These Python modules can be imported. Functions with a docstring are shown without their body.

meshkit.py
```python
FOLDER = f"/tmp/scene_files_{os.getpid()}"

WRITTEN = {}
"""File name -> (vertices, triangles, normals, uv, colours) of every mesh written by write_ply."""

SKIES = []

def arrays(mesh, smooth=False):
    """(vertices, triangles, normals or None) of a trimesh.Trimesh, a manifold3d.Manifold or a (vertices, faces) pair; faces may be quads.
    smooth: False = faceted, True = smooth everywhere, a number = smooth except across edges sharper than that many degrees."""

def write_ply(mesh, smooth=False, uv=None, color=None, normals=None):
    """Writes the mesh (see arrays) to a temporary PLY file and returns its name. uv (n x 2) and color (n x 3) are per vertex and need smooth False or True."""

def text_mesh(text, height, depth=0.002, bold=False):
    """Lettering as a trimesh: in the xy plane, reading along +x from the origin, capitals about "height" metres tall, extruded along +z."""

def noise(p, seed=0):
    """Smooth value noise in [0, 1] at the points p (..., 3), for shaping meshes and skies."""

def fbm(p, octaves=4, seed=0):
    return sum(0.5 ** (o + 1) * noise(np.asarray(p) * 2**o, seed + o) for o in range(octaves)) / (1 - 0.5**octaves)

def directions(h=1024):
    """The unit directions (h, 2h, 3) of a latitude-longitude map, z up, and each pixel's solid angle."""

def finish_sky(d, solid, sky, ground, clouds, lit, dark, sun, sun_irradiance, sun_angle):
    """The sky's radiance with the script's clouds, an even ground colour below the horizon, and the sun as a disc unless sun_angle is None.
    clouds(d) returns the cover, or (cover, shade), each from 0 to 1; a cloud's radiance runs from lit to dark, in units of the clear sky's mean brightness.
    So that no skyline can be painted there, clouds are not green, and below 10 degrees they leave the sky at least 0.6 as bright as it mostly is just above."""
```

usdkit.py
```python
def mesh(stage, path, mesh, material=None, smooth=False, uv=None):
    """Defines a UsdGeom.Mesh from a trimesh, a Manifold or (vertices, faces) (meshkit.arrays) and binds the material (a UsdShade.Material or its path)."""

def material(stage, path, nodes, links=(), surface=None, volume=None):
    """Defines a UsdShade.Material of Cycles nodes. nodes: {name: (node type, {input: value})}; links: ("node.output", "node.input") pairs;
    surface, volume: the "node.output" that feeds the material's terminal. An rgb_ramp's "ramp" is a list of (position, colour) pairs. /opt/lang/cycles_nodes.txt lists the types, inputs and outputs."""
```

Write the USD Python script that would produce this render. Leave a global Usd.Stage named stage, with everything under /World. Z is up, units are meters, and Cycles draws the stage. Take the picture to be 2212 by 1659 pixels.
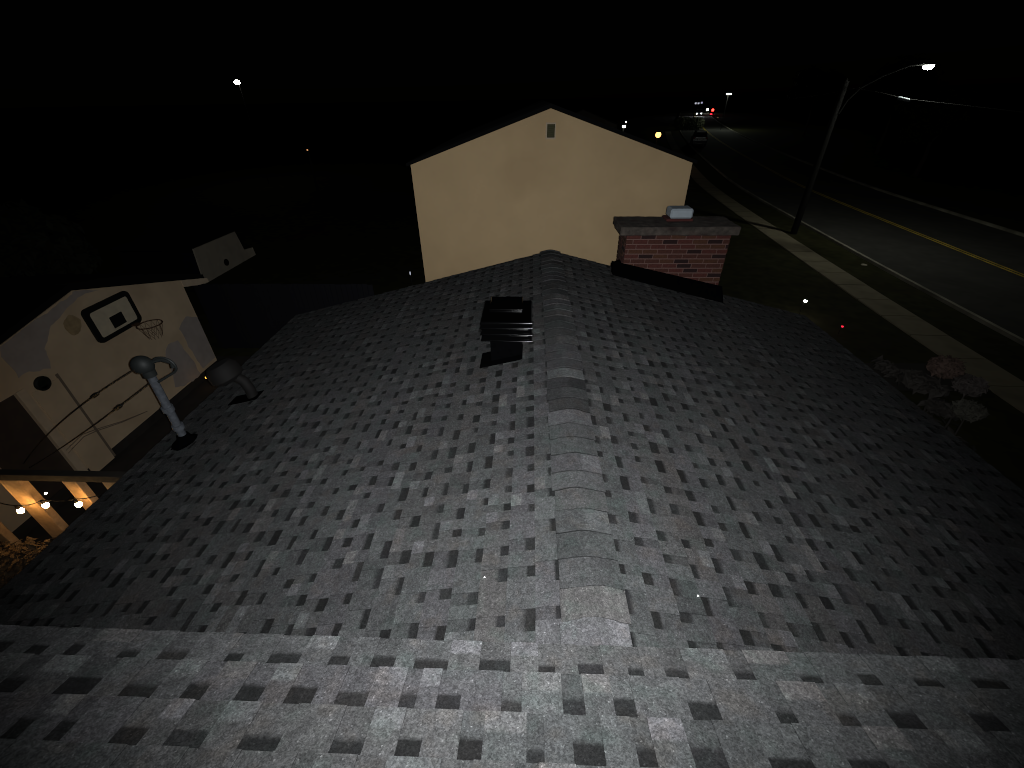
import math, random
import numpy as np, trimesh
import usdkit
from meshkit import fbm
from pxr import Usd, UsdGeom, UsdLux, UsdShade, Gf, Sdf, Vt

stage = Usd.Stage.CreateInMemory()
UsdGeom.SetStageUpAxis(stage, 'Z'); UsdGeom.SetStageMetersPerUnit(stage, 1.0)
UsdGeom.Xform.Define(stage, '/World'); UsdGeom.Scope.Define(stage, '/World/Looks')
rng = np.random.default_rng(7); random.seed(7)

# ------------------------------------------------------------------ camera, sky, moonlight, phone torch
H = 6.10                                    # lens above the ground
PITCH, YAW, ROLL = math.radians(33.7806), math.radians(2.68389), math.radians(0.89825)
cam = UsdGeom.Camera.Define(stage, '/World/Camera')
fw = np.array([-math.sin(YAW) * math.cos(PITCH), math.cos(YAW) * math.cos(PITCH), -math.sin(PITCH)])
r0 = np.array([math.cos(YAW), math.sin(YAW), 0.0]); u0 = np.cross(r0, fw)
rt, up = r0 * math.cos(ROLL) - u0 * math.sin(ROLL), u0 * math.cos(ROLL) + r0 * math.sin(ROLL)
def rows(pos):
    return Gf.Matrix4d(*rt, 0, *up, 0, *(-fw), 0, *pos, 1)
cam.AddTransformOp().Set(rows((0, 0, H)))
cam.CreateHorizontalApertureAttr(36.0); cam.CreateVerticalApertureAttr(27.0)
cam.CreateFocalLengthAttr(36.0 * 929.843 / 2212.0)
cam.CreateClippingRangeAttr(Gf.Vec2f(0.03, 2000))
cam.CreateExposureAttr(0.0)

SUN_EL, SUN_ROT = math.radians(12.0), math.radians(150.0)
dome = UsdLux.DomeLight.Define(stage, '/World/sky')
dome.CreateIntensityAttr(1.0)
dome.GetPrim().SetCustomDataByKey('kind', 'structure'); dome.GetPrim().SetCustomDataByKey('label', 'black night sky above the houses and the street')
sky = usdkit.material(stage, '/World/Looks/night_sky', {
    's': ('sky_texture', {'sky_type': 'single_scattering', 'sun_disc': False, 'sun_elevation': SUN_EL, 'sun_rotation': SUN_ROT}),
    'b': ('background_shader', {'strength': 0.00006})}, [('s.color', 'b.color')], surface='b.background')
UsdShade.MaterialBindingAPI.Apply(dome.GetPrim()).Bind(sky)
moon = UsdLux.DistantLight.Define(stage, '/World/moonlight')
moon.CreateIntensityAttr(0.0006); moon.CreateNormalizeAttr(True); moon.CreateAngleAttr(0.5); moon.CreateColorAttr(Gf.Vec3f(0.9, 0.95, 1.0))
moon.AddRotateXYZOp().Set(Gf.Vec3f(90 - math.degrees(SUN_EL), 0, -math.degrees(SUN_ROT)+180))

TORCH = 335.0                                # the phone's own torch, beside the lens: the light the roof is seen by
torch = UsdLux.SphereLight.Define(stage, '/World/phone_torch')
torch.AddTransformOp().Set(rows(tuple(np.array([0, 0, H]) + rt * 0.022 + up * 0.004)))
torch.CreateRadiusAttr(0.006); torch.CreateNormalizeAttr(True); torch.CreateIntensityAttr(TORCH)
torch.CreateColorAttr(Gf.Vec3f(0.97, 1.0, 1.02))
sh = UsdLux.ShapingAPI.Apply(torch.GetPrim()); sh.CreateShapingConeAngleAttr(60.5); sh.CreateShapingConeSoftnessAttr(1.0)

# ------------------------------------------------------------------ helpers
used = {}
def numbered(path):
    n = used.get(path, -1) + 1; used[path] = n
    return path if n == 0 else f'{path}_{n:03d}'
def data(prim, **kw):
    for k, v in kw.items():
        if v: prim.SetCustomDataByKey(k, v)
    return prim
def thing(name, label, category, loc=(0, 0, 0), group=None):
    x = UsdGeom.Xform.Define(stage, numbered('/World/' + name)); x.AddTranslateOp().Set(Gf.Vec3d(*map(float, loc)))
    x.GetPrim().SetCustomDataByKey('label', label); x.GetPrim().SetCustomDataByKey('category', category)
    if group: x.GetPrim().SetCustomDataByKey('group', group)
    return x.GetPrim()
def base_of(prim):
    p = prim
    while p.GetPath().pathString.count('/') > 2: p = p.GetParent()
    t = p.GetAttribute('xformOp:translate').Get() if p.HasAttribute('xformOp:translate') else None
    return np.array(t if t is not None else (0, 0, 0), float)
def obj(name, mesh, mat, parent=None, smooth=False, tint=None, **kw):
    """one Mesh prim; vertices are given in world coordinates and stored relative to the thing's base"""
    root = parent.GetPath().pathString if parent is not None else '/World'
    path = numbered(root + '/' + name)
    if isinstance(mesh, trimesh.Trimesh): v, f = np.array(mesh.vertices), np.array(mesh.faces)
    else: v, f = np.asarray(mesh[0], float), np.asarray(mesh[1], int)
    if f.shape[1] == 4: f = np.vstack([f[:, [0, 1, 2]], f[:, [0, 2, 3]]])
    if parent is not None: v = v - base_of(parent)
    m = usdkit.mesh(stage, path, (v, f), MAT[mat], smooth=smooth)
    if tint is not None:
        UsdGeom.PrimvarsAPI(m).CreatePrimvar('tint', Sdf.ValueTypeNames.Float3Array, 'vertex').Set(Vt.Vec3fArray.FromNumpy(np.asarray(tint, np.float32)))
    data(m.GetPrim(), **kw)
    return m.GetPrim()
def cat(*ms):
    vs, fs, n = [], [], 0
    for m in ms:
        if isinstance(m, trimesh.Trimesh): v, f = np.array(m.vertices), np.array(m.faces)
        else:
            v, f = np.asarray(m[0], float), np.asarray(m[1], int)
            if f.shape[1] == 4: f = np.vstack([f[:, [0, 1, 2]], f[:, [0, 2, 3]]])
        vs.append(v); fs.append(f + n); n += len(v)
    return np.vstack(vs), np.vstack(fs)
def box(x0, x1, y0, y1, z0, z1, b=0.0):
    """axis box; b chamfers every edge"""
    lo, hi = np.array([x0, y0, z0], float), np.array([x1, y1, z1], float)
    if b <= 0:
        m = trimesh.creation.box(hi - lo); m.apply_translation((lo + hi) / 2); return m
    pts = []
    for sx in (0, 1):
        for sy in (0, 1):
            for sz in (0, 1):
                c = np.array([(lo, hi)[sx][0], (lo, hi)[sy][1], (lo, hi)[sz][2]]); d = b * (1 - 2 * np.array([sx, sy, sz]))
                for k in range(3):
                    e = d.copy(); e[k] = 0; pts.append(c + e)
    return trimesh.convex.convex_hull(np.array(pts))
def hull(pts): return trimesh.convex.convex_hull(np.asarray(pts, float))
def tube(pts, r, sides=8, caps=True):
    p = np.asarray(pts, float); t = np.gradient(p, axis=0); t /= np.linalg.norm(t, axis=1, keepdims=True)
    ref = np.array([0, 0, 1.0]) if abs(t[:, 2]).max() < .9 else np.array([0.3, 1, 0.1])
    a = np.cross(t, ref); a /= np.linalg.norm(a, axis=1, keepdims=True); b = np.cross(t, a)
    rr = np.broadcast_to(r, (len(p),)); ang = np.arange(sides) * 2 * np.pi / sides
    v = p[:, None] + rr[:, None, None] * (np.cos(ang)[None, :, None] * a[:, None] + np.sin(ang)[None, :, None] * b[:, None])
    i, j = np.meshgrid(np.arange(len(p) - 1), np.arange(sides), indexing='ij')
    q = np.stack([i * sides + j, i * sides + (j + 1) % sides, (i + 1) * sides + (j + 1) % sides, (i + 1) * sides + j], -1).reshape(-1, 4)
    f = np.vstack([q[:, [0, 2, 1]], q[:, [0, 3, 2]]]); v = v.reshape(-1, 3)
    if caps:
        n = len(v); v = np.vstack([v, p[0], p[-1]]); k = np.arange(sides); e = n - sides
        f = np.vstack([f, np.stack([np.full(sides, n), k, (k + 1) % sides], 1), np.stack([np.full(sides, n + 1), e + (k + 1) % sides, e + k], 1)])
    return v, f
def sag(a, b, s, n=16):
    t = np.linspace(0, 1, n)[:, None]; a, b = np.asarray(a, float), np.asarray(b, float)
    p = a + (b - a) * t; p[:, 2] -= (4 * s * t * (1 - t))[:, 0]; return p
def lathe(profile, loc, axis=(0, 0, 1), n=20):
    m = trimesh.creation.revolve(np.asarray(profile, float), sections=n)
    m.apply_transform(trimesh.geometry.align_vectors([0, 0, 1], np.asarray(axis, float))); m.apply_translation(loc); return m
def ball(c, r, sub=2):
    m = trimesh.creation.icosphere(sub, 1.0); m.apply_scale(r); m.apply_translation(c); return m
def prism_y(poly, y0, y1):
    """polygon in (x, z), convex or star-shaped about its mean, extruded along y"""
    return extrude(poly, lambda a, b, h: (a, h, b), y0, y1)
def prism_x(poly, x0, x1): return extrude(poly, lambda a, b, h: (h, a, b), x0, x1)
def extrude(poly, put, h0, h1):
    from shapely.geometry import Polygon
    m = trimesh.creation.extrude_polygon(Polygon(poly), 1.0, engine='earcut')
    v = np.array(m.vertices); w = np.array([put(a, b, h0 + (h1 - h0) * c) for a, b, c in v])
    m = trimesh.Trimesh(w, m.faces, process=False); m.fix_normals(); return m
Z = lambda r: H + r                          # height relative to the lens -> world

# ------------------------------------------------------------------ materials
MAT = {}
def mat(name, col, rough=.85, var=.15, scale=6., bump=0., bscale=120., spec=.3, metal=0., tint=False, dirt=None, dscale=1.5):
    n = {'tc': ('geometry', {}), 'p': ('principled_bsdf', {'roughness': rough, 'specular_ior_level': spec, 'metallic': metal}),
         'n1': ('noise_texture', {'scale': scale, 'detail': 5, 'roughness': .6}),
         'r1': ('map_range', {'from_min': .25, 'from_max': .75, 'to_min': 1 - var, 'to_max': 1 + var, 'clamp': True}),
         'mul': ('mix_color', {'blend_type': 'multiply', 'fac': 1.0, 'a': col, 'use_clamp': False})}
    l = [('tc.position', 'n1.vector'), ('n1.fac', 'r1.value'), ('r1.result', 'mul.b')]
    out = 'mul.result'
    if tint:
        n['at'] = ('attribute', {'attribute': 'tint'}); l.append(('at.color', 'mul.a'))
    if dirt is not None:
        n['n2'] = ('noise_texture', {'scale': dscale, 'detail': 4}); n['r2'] = ('map_range', {'from_min': .5, 'from_max': .68, 'to_min': 0, 'to_max': .6, 'clamp': True})
        n['mx'] = ('mix_color', {'b': dirt}); l += [('tc.position', 'n2.vector'), ('n2.fac', 'r2.value'), ('r2.result', 'mx.fac'), (out, 'mx.a')]; out = 'mx.result'
    l.append((out, 'p.base_color'))
    if bump:
        n['nb'] = ('noise_texture', {'scale': bscale, 'detail': 3}); n['bp'] = ('bump', {'strength': bump, 'distance': .01})
        l += [('tc.position', 'nb.vector'), ('nb.fac', 'bp.height'), ('bp.normal', 'p.normal')]
    MAT[name] = usdkit.material(stage, '/World/Looks/' + name, n, l, surface='p.BSDF')
def glow(name, col, s):
    MAT[name] = usdkit.material(stage, '/World/Looks/' + name, {'e': ('emission', {'color': col, 'strength': s})}, [], surface='e.emission')

# mineral granules: clumps of light and dark grains, plus single bright and black ones
MAT['shingle_granules'] = usdkit.material(stage, '/World/Looks/shingle_granules', {
    'g': ('geometry', {}), 'at': ('attribute', {'attribute': 'tint'}),
    'n1': ('noise_texture', {'scale': 70., 'detail': 6, 'roughness': .85}), 'r1': ('map_range', {'from_min': .33, 'from_max': .67, 'to_min': .48, 'to_max': 1.52, 'clamp': True}),
    'n3': ('noise_texture', {'scale': 24., 'detail': 4, 'roughness': .6}), 'r3': ('map_range', {'from_min': .3, 'from_max': .7, 'to_min': .78, 'to_max': 1.22, 'clamp': True}),
    'v': ('voronoi_texture', {'scale': 230.}), 'sv': ('separate_color', {}), 'r2': ('map_range', {'from_min': 0, 'from_max': 1, 'to_min': .65, 'to_max': 1.35, 'clamp': True}),
    'spk': ('map_range', {'from_min': .978, 'from_max': .99, 'to_min': 1.0, 'to_max': 1.9, 'clamp': True}),
    'nc': ('noise_texture', {'scale': 9., 'detail': 2}), 'rc': ('rgb_ramp', {'ramp': [(.30, (.94, 1.03, 1.0)), (.45, (1., 1., 1.)), (.55, (1.0, .99, 1.01)), (.7, (1.06, .99, .95))]}),
    'm1': ('math', {'math_type': 'multiply'}), 'm2': ('math', {'math_type': 'multiply'}), 'm3': ('math', {'math_type': 'multiply'}),
    'mul': ('mix_color', {'blend_type': 'multiply', 'fac': 1.0, 'use_clamp': False}), 'mul2': ('mix_color', {'blend_type': 'multiply', 'fac': 1.0, 'use_clamp': False}),
    'nb': ('noise_texture', {'scale': 150., 'detail': 4, 'roughness': .7}), 'bp': ('bump', {'strength': .6, 'distance': .006}),
    'p': ('principled_bsdf', {'roughness': .9, 'specular_ior_level': .12, 'diffuse_roughness': .0})},
    [('g.position', 'n1.vector'), ('g.position', 'v.vector'), ('g.position', 'n3.vector'), ('g.position', 'nb.vector'), ('g.position', 'nc.vector'), ('n1.fac', 'r1.value'), ('v.color', 'sv.color'), ('sv.r', 'r2.value'), ('n3.fac', 'r3.value'), ('sv.g', 'spk.value'),
     ('r1.result', 'm1.value1'), ('r2.result', 'm1.value2'), ('m1.value', 'm2.value1'), ('r3.result', 'm2.value2'), ('m2.value', 'm3.value1'), ('spk.result', 'm3.value2'), ('at.color', 'mul.a'), ('m3.value', 'mul.b'),
     ('nc.fac', 'rc.fac'), ('mul.result', 'mul2.a'), ('rc.color', 'mul2.b'), ('mul2.result', 'p.base_color'), ('nb.fac', 'bp.height'), ('bp.normal', 'p.normal')], surface='p.BSDF')
mat('felt', (.02, .02, .02), .95)
mat('tan_stucco', (.76, .55, .31), .9, .07, .9, .35, 70., .1, dirt=(.64, .45, .25), dscale=.6)
mat('garage_paint', (.66, .51, .34), .9, .12, 1.6, .2, 60., .2, dirt=(.52, .385, .25), dscale=1.1)
mat('grey_wall', (.42, .365, .33), .9, .14, 3., .15, 60.)
mat('brown_stain', (.42, .31, .17), .9, .3, 9.)
mat('pale_trim', (.64, .51, .36), .8, .12, 5.)
mat('dark_door', (.062, .046, .036), .7, .2, 5.)
mat('shed_paint', (.55, .48, .37), .9, .1, 2., dirt=(.42, .37, .29))
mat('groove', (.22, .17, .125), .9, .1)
mat('black_metal', (.0008, .0008, .0009), .13, .05, 4., 0, 1, .12)
mat('black_tar', (.0012, .0012, .0014), .95, .3, 20., .3, 60., .0)
mat('mortar', (.10, .054, .045), .95, .15, 30., .3, 200.)
for nm, c in (('brick_red', (.048, .0125, .009)), ('brick_brown', (.040, .0125, .008)), ('brick_dark', (.011, .003, .0025)), ('brick_orange', (.046, .017, .008))):
    mat(nm, c, .92, .35, 40., .5, 150.)
mat('crown_concrete', (.042, .034, .028), .95, .7, 11., .6, 80., dirt=(.022, .008, .007), dscale=5.)
mat('flue_metal', (.23, .26, .285), .6, .1, 12.)
mat('clay', (.05, .011, .009), .9, .2)
mat('vent_slat', (.10, .095, .05), .7, .1)
mat('galvanised', (.062, .067, .076), .6, .35, 26., .15, 90., .2)
mat('hood_grey', (.0135, .0155, .015), .6, .15, 20.)
mat('cable', (.02, .018, .016), .6)
mat('rust_cap', (.0020, .0013, .0009), .8, .4, 18.)
mat('roof_dark', (.0018, .0018, .002), .95, .2, 30.)
mat('fascia_dark', (.012, .012, .012), .7)
mat('siding', (.06, .055, .045), .85)
mat('backboard_face', (.60, .53, .39), .6, .12, 6.)
mat('backboard_black', (.006, .0075, .007), .6, .2)
mat('rim_rust', (.075, .038, .022), .6, .2)
mat('net', (.13, .085, .055), .9)
mat('grass', (.036, .036, .015), .95, .5, 2.2, .5, 12., .1, dirt=(.028, .022, .012), dscale=.35)
mat('asphalt', (.062, .06, .054), .92, .22, 1.6, .3, 90., .2, dirt=(.045, .044, .041), dscale=.5)
mat('driveway_dirt', (.035, .03, .026), .95, .3, 3., .3, 30.)
mat('concrete_walk', (.27, .235, .16), .9, .16, 1.2, .2, 60., .2, dirt=(.15, .13, .09), dscale=1.2)
mat('kerb', (.30, .28, .22), .9, .6, .8)
mat('yellow_paint', (.62, .46, .06), .8, .6, 1.3)
mat('white_paint', (.5, .49, .43), .8, .3, 3.)
mat('pole_wood', (.0035, .003, .0025), .9, .25, 14.)
mat('steel_arm', (.008, .008, .0075), .5)
mat('timber', (.42, .27, .14), .8, .3, 10.)
mat('timber_dark', (.03, .025, .02), .85, .2, 10.)
mat('fence_blue', (.0055, .0055, .009), .8, .2, 5.)
mat('car_black', (.012, .012, .014), .25, .02, 3., 0, 1, .6)
mat('car_glass', (.02, .02, .022), .08, .02, 3., 0, 1, .8)
mat('rubber', (.012, .012, .012), .9)
mat('plate_white', (.75, .75, .72), .5)
mat('lens_red', (.25, .01, .01), .3)
mat('chrome', (.6, .6, .6), .3, .02, 3, 0, 1, .6, 1.)
mat('leaf', (.022, .024, .011), .8, .4, 6.)
mat('leaf_brown', (.075, .05, .028), .85, .4, 9.)
mat('leaf_pale', (.11, .12, .07), .85, .3, 3.)
mat('leaf_dark', (.012, .014, .006), .85, .4, 3.)
mat('leaf_grey', (.0155, .013, .0105), .85, .3, 20.)
mat('leaf_yellow', (.04, .04, .006), .8, .3, 20.)
mat('petal_pink', (.044, .027, .020), .85, .25, 25.)
mat('petal_violet', (.031, .025, .022), .85, .25, 25.)
mat('petal_green', (.028, .026, .019), .85, .25, 25.)
mat('bark', (.05, .04, .03), .95, .3, 12.)
mat('white_chip', (.8, .8, .78), .6)
glow('led_street', (.96, 1.0, .88), 260.); glow('led_far', (.9, 1., .85), 90.)
glow('bulb_warm', (1., .58, .21), 46.); glow('amber', (1., .50, .13), 3.2); glow('amber_small', (1., .48, .06), 2.2)
glow('white_lamp', (1., .98, .88), 30.); glow('headlight', (.95, .97, 1.), 250.); glow('signal_red', (1., .03, .02), 9.)
glow('red_small', (1., .03, .06), 1.3); glow('dim_white', (.8, .85, 1.), .45); glow('amber_dim', (1., .5, .2), .7)

# ------------------------------------------------------------------ the setting: ground, road, pavement
PTS = np.array([(-60, 15.3), (-10, 17.9), (5, 18.65), (17.05, 19.27), (21.4, 19.58), (34.6, 20.68), (48.4, 23.0), (84.3, 30.5), (130, 42.5), (200, 63.), (320, 100.)])
from scipy.interpolate import PchipInterpolator
centre = PchipInterpolator(PTS[:, 0], PTS[:, 1])
def strip(o0, o1, y0, y1, z, n=160, z2=None):
    y = np.linspace(y0, y1, n); c = centre(y); s = np.gradient(c, y); k = np.sqrt(1 + s * s)
    f0 = o0(y) if callable(o0) else o0; f1 = o1(y) if callable(o1) else o1
    a = np.stack([c + f0 / k, y - f0 * s / k, np.full(n, z)], 1); b = np.stack([c + f1 / k, y - f1 * s / k, np.full(n, z if z2 is None else z2)], 1)
    v = np.vstack([a, b]); i = np.arange(n - 1)
    return v, np.vstack([np.stack([i, i + n, i + n + 1], 1), np.stack([i, i + n + 1, i + 1], 1)])
def solid_strip(o0, o1, y0, y1, z0, z1, n=160):
    t = strip(o0, o1, y0, y1, z1, n); l = strip(o0, o0, y0, y1, z0, n, z1); r = strip(o1, o1, y0, y1, z1, n, z0)
    return cat(t, l, r)
g = np.linspace(-1, 1, 61); g = np.sign(g) * np.abs(g) ** 2.2 * 900
gx, gy = np.meshgrid(g, g, indexing='ij'); gi = np.arange(60)
quads = np.array([[i * 61 + j, (i + 1) * 61 + j, (i + 1) * 61 + j + 1, i * 61 + j + 1] for i in range(60) for j in range(60)])
obj('ground', (np.stack([gx.ravel(), gy.ravel() + 20, np.full(gx.size, -.012)], 1), quads), 'grass', kind='structure', label='dark grass lawns and verges around the houses')
obj('yard', (np.array([[-12, -6, -.004], [-4.2, -6, -.004], [-4.2, 10.4, -.004], [-12, 10.4, -.004]]), np.array([[0, 1, 2, 3]])), 'driveway_dirt', kind='structure', label='dark yard between the house and the garage')
obj('road', strip(-4.75, 4.6, -60, 320, .0), 'asphalt', kind='structure', label='asphalt street curving away to the right')
obj('kerb', solid_strip(-4.88, -4.75, -60, 320, -.05, .10), 'kerb', kind='structure', label='pale kerb along the near side of the street')
obj('kerb', solid_strip(4.6, 4.76, -60, 320, -.05, .12), 'kerb', kind='structure', label='pale kerb along the far side of the street')
# centre line: worn double yellow stripes, broken where the paint has gone
for off in (-.14, .06):
    obj('centre_line', strip(off, off + .105, -20, 220, .005), 'yellow_paint', kind='structure', label='yellow painted stripe down the middle of the street')
side = thing('pavement', 'pale concrete pavement of separate slabs beside the street', 'pavement'); side.ClearCustomDataByKey('category'); data(side, kind='structure')
y = -6.
while y < 95:
    ln = 1.35; tw = lambda yy: -7.62 + .012 * np.clip(yy - 12, 0, 40)
    yy0, yy1 = y + .008, y + ln - .008
    obj('paving_slab', solid_strip(lambda q: -7.62 + 0 * q, lambda q: -6.55 + .0 * q, yy0, yy1, -.03, .03 + rng.uniform(-.006, .006), 3), 'concrete_walk', side)
    y += ln
obj('front_path', (np.array([[8.6, 9.0, .002], [11.35, 9.0, .002], [11.4, 10.3, .002], [8.6, 10.3, .002]]), np.array([[0, 1, 2, 3]])), 'driveway_dirt', kind='structure', label='dark front path from the house to the pavement')

# ------------------------------------------------------------------ the house we stand on
house = thing('house', 'house with a low shingled roof lit by torchlight, its ridge running ahead', 'house')
RX, RY0, RY1, SL = 0.30, 0.45, 6.37, 0.255      # lower roof: ridge x, near end, far rake, slope
RZ = Z(-1.905); EL, ER = RX - 4.13, RX + 4.0    # eaves
kk = math.hypot(1, SL)
low = obj('lower_roof', cat(prism_y([(EL, RZ - SL * 4.13 - .012), (RX, RZ - .012), (ER, RZ - SL * 4.0 - .012), (ER, RZ - SL * 4.0 - .13), (RX, RZ - .14), (EL, RZ - SL * 4.13 - .13)], RY0, RY1)), 'felt', house, label='long grey shingled roof with a rounded ridge')
US, UY, UZ = 1 / 3., 0.765, Z(-1.672)            # upper roof: slope, eave y, eave z
up_roof = obj('upper_roof', prism_x([(UY, UZ - .012), (-3.2, UZ - .012 + US * (UY + 3.2)), (-7.2, UZ - .012 + US * (UY + 3.2) - US * 4), (-7.2, UZ - .14 + US * (UY + 3.2) - US * 4), (-3.2, UZ - .14 + US * (UY + 3.2)), (UY, UZ - .14)], -4.6, 5.0), 'felt', house, label='near grey shingled roof edge underfoot')
obj('wall', prism_y([(EL + .35, .05), (ER - .35, .05), (ER - .35, RZ - SL * 3.65 - .16), (RX, RZ - .2), (EL + .35, RZ - SL * 3.78 - .16)], .4, RY1 - .12), 'siding', house)
obj('wall', box(-4.2, 4.6, -6.8, .38, .05, UZ - .16), 'siding', house)
for s, x in ((-1, EL), (1, ER)):
    zz = RZ - SL * (4.13 if s < 0 else 4.0)
    obj('fascia', box(min(x, x + s * .02), max(x, x + s * .02), RY0, RY1, zz - .16, zz - .005), 'fascia_dark', house)

# shingles: laminated tabs, every tab a piece with a proud tooth or a recessed gap
TONE = {'light': .053, 'mid': .036, 'low': .031, 'dark': .0072}
def piece(a0, a1, u0, e, tooth, tones, frame, cut=(0, .42, .5, 1), side_jit=0.):
    """tab between a0..a1 along the eave and u0..u0+e up the slope; returns vertices, faces, tint"""
    O, A, U, N = frame
    hb, ht = (.0085, .003) if tooth else (.0045, .0012)
    v, t = [], []
    for c, tone in zip(cut, tones):
        h = hb + (ht - hb) * c; uu = u0 + c * (e + .004)
        v += [O + A * a0 + U * uu + N * h, O + A * a1 + U * uu + N * h]; t += [tone, tone]
    n = len(cut); f = []
    for r in range(n - 1): f += [(2 * r, 2 * r + 1, 2 * r + 3), (2 * r, 2 * r + 3, 2 * r + 2)]
    b = 2 * n; tops = [v[0], v[1], v[2 * n - 2], v[2 * n - 1]]; low_ = []
    for c in (0, 1):
        uu = u0 + c * (e + .004)
        low_ += [O + A * a0 + U * uu - N * .003, O + A * a1 + U * uu - N * .003]
    v += tops + low_; t += [np.array(tones[0]) * .62] * 8
    f += [(b + 4, b + 5, b + 1), (b + 4, b + 1, b), (b + 4, b, b + 2), (b + 4, b + 2, b + 6), (b + 1, b + 5, b + 3), (b + 5, b + 7, b + 3)]
    return np.array(v), np.array(f), np.array(t)
def hue():
    k = rng.integers(0, 5); w = ((1.0, 1.0, .985), (.97, 1.01, 1.0), (1.03, .99, .965), (1.0, .985, 1.015), (.985, 1.0, 1.0))[k]
    return np.array(w)
PIECES = []       # (distance to lens, roof, vertices, faces, tint)
def lay(roof, frame, width, rise, e, first=None, skip=None):
    u, row = 0., 0
    while u < rise - .02:
        ee = first if (row == 0 and first) else e
        ee = min(ee, rise - u)
        a = -rng.uniform(0, .2); tooth = bool(rng.integers(0, 2)); strip_h = hue() * rng.uniform(.95, 1.05)
        run = 0.
        while a < width:
            w = float(rng.choice([.07, .085, .10, .12, .16])) * rng.uniform(.9, 1.1) if tooth else float(rng.choice([.055, .07, .085, .11])) * rng.uniform(.9, 1.1)
            b = min(a + w, width); a_ = max(a, 0)
            if b - a_ > .012:
                run += w
                if run > 1.0: run = 0.; strip_h = hue() * rng.uniform(.95, 1.05)
                if tooth:
                    m = TONE['mid'] * rng.uniform(.9, 1.12) * strip_h
                    if rng.random() < (.34 if roof == 'low' else .42): l = TONE['light'] * rng.uniform(.9, 1.15) * hue(); tones = (l, l, m, m); cut = (0, .40, .47, 1)
                    elif rng.random() < .08: m = m * .8; tones = (m, m, m, m); cut = (0, .4, .6, 1)
                    else: tones = (m * 1.06, m, m, m * .95); cut = (0, .4, .6, 1)
                else:
                    m = TONE['low'] * rng.uniform(.9, 1.25) * strip_h; d = TONE['dark'] * rng.uniform(.8, 1.35) * hue()
                    s = rng.uniform(.48, .66); d2 = d * rng.uniform(.9, 1.6); tones = (m, m, d2, d); cut = (0, s, min(s + rng.uniform(.05, .18), .8), 1)
                g_ = .0002
                v, f, t = piece(a_ + g_, b - g_, u, ee, tooth, tones, frame, cut)
                PIECES.append([np.linalg.norm(v.mean(0) - np.array([0, 0, H])), roof, v, f, t])
            a = b; tooth = not tooth
        u += ee; row += 1
nL, nR = np.array([-SL, 0, 1]) / kk, np.array([SL, 0, 1]) / kk
# left slope, right slope (from the eave up), then the near roof
lay('low', (np.array([EL - .02, RY0, RZ - SL * 4.15]), np.array([0, 1., 0]), np.array([1, 0, SL]) / kk, nL), RY1 - RY0 + .02, 4.15 * kk - .03, .1435)
lay('low', (np.array([ER + .02, RY1 + .02, RZ - SL * 4.02]), np.array([0, -1., 0]), np.array([-1, 0, SL]) / kk, nR), RY1 - RY0 + .02, 4.02 * kk - .03, .1435)
ku = math.hypot(1, US)
lay('up', (np.array([5.0, UY + .02, UZ - US * .02]), np.array([-1., 0, 0]), np.array([0, -1, US]) / ku, np.array([0, US, 1]) / ku), 9.6, 1.75, .1385, first=.118)
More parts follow.
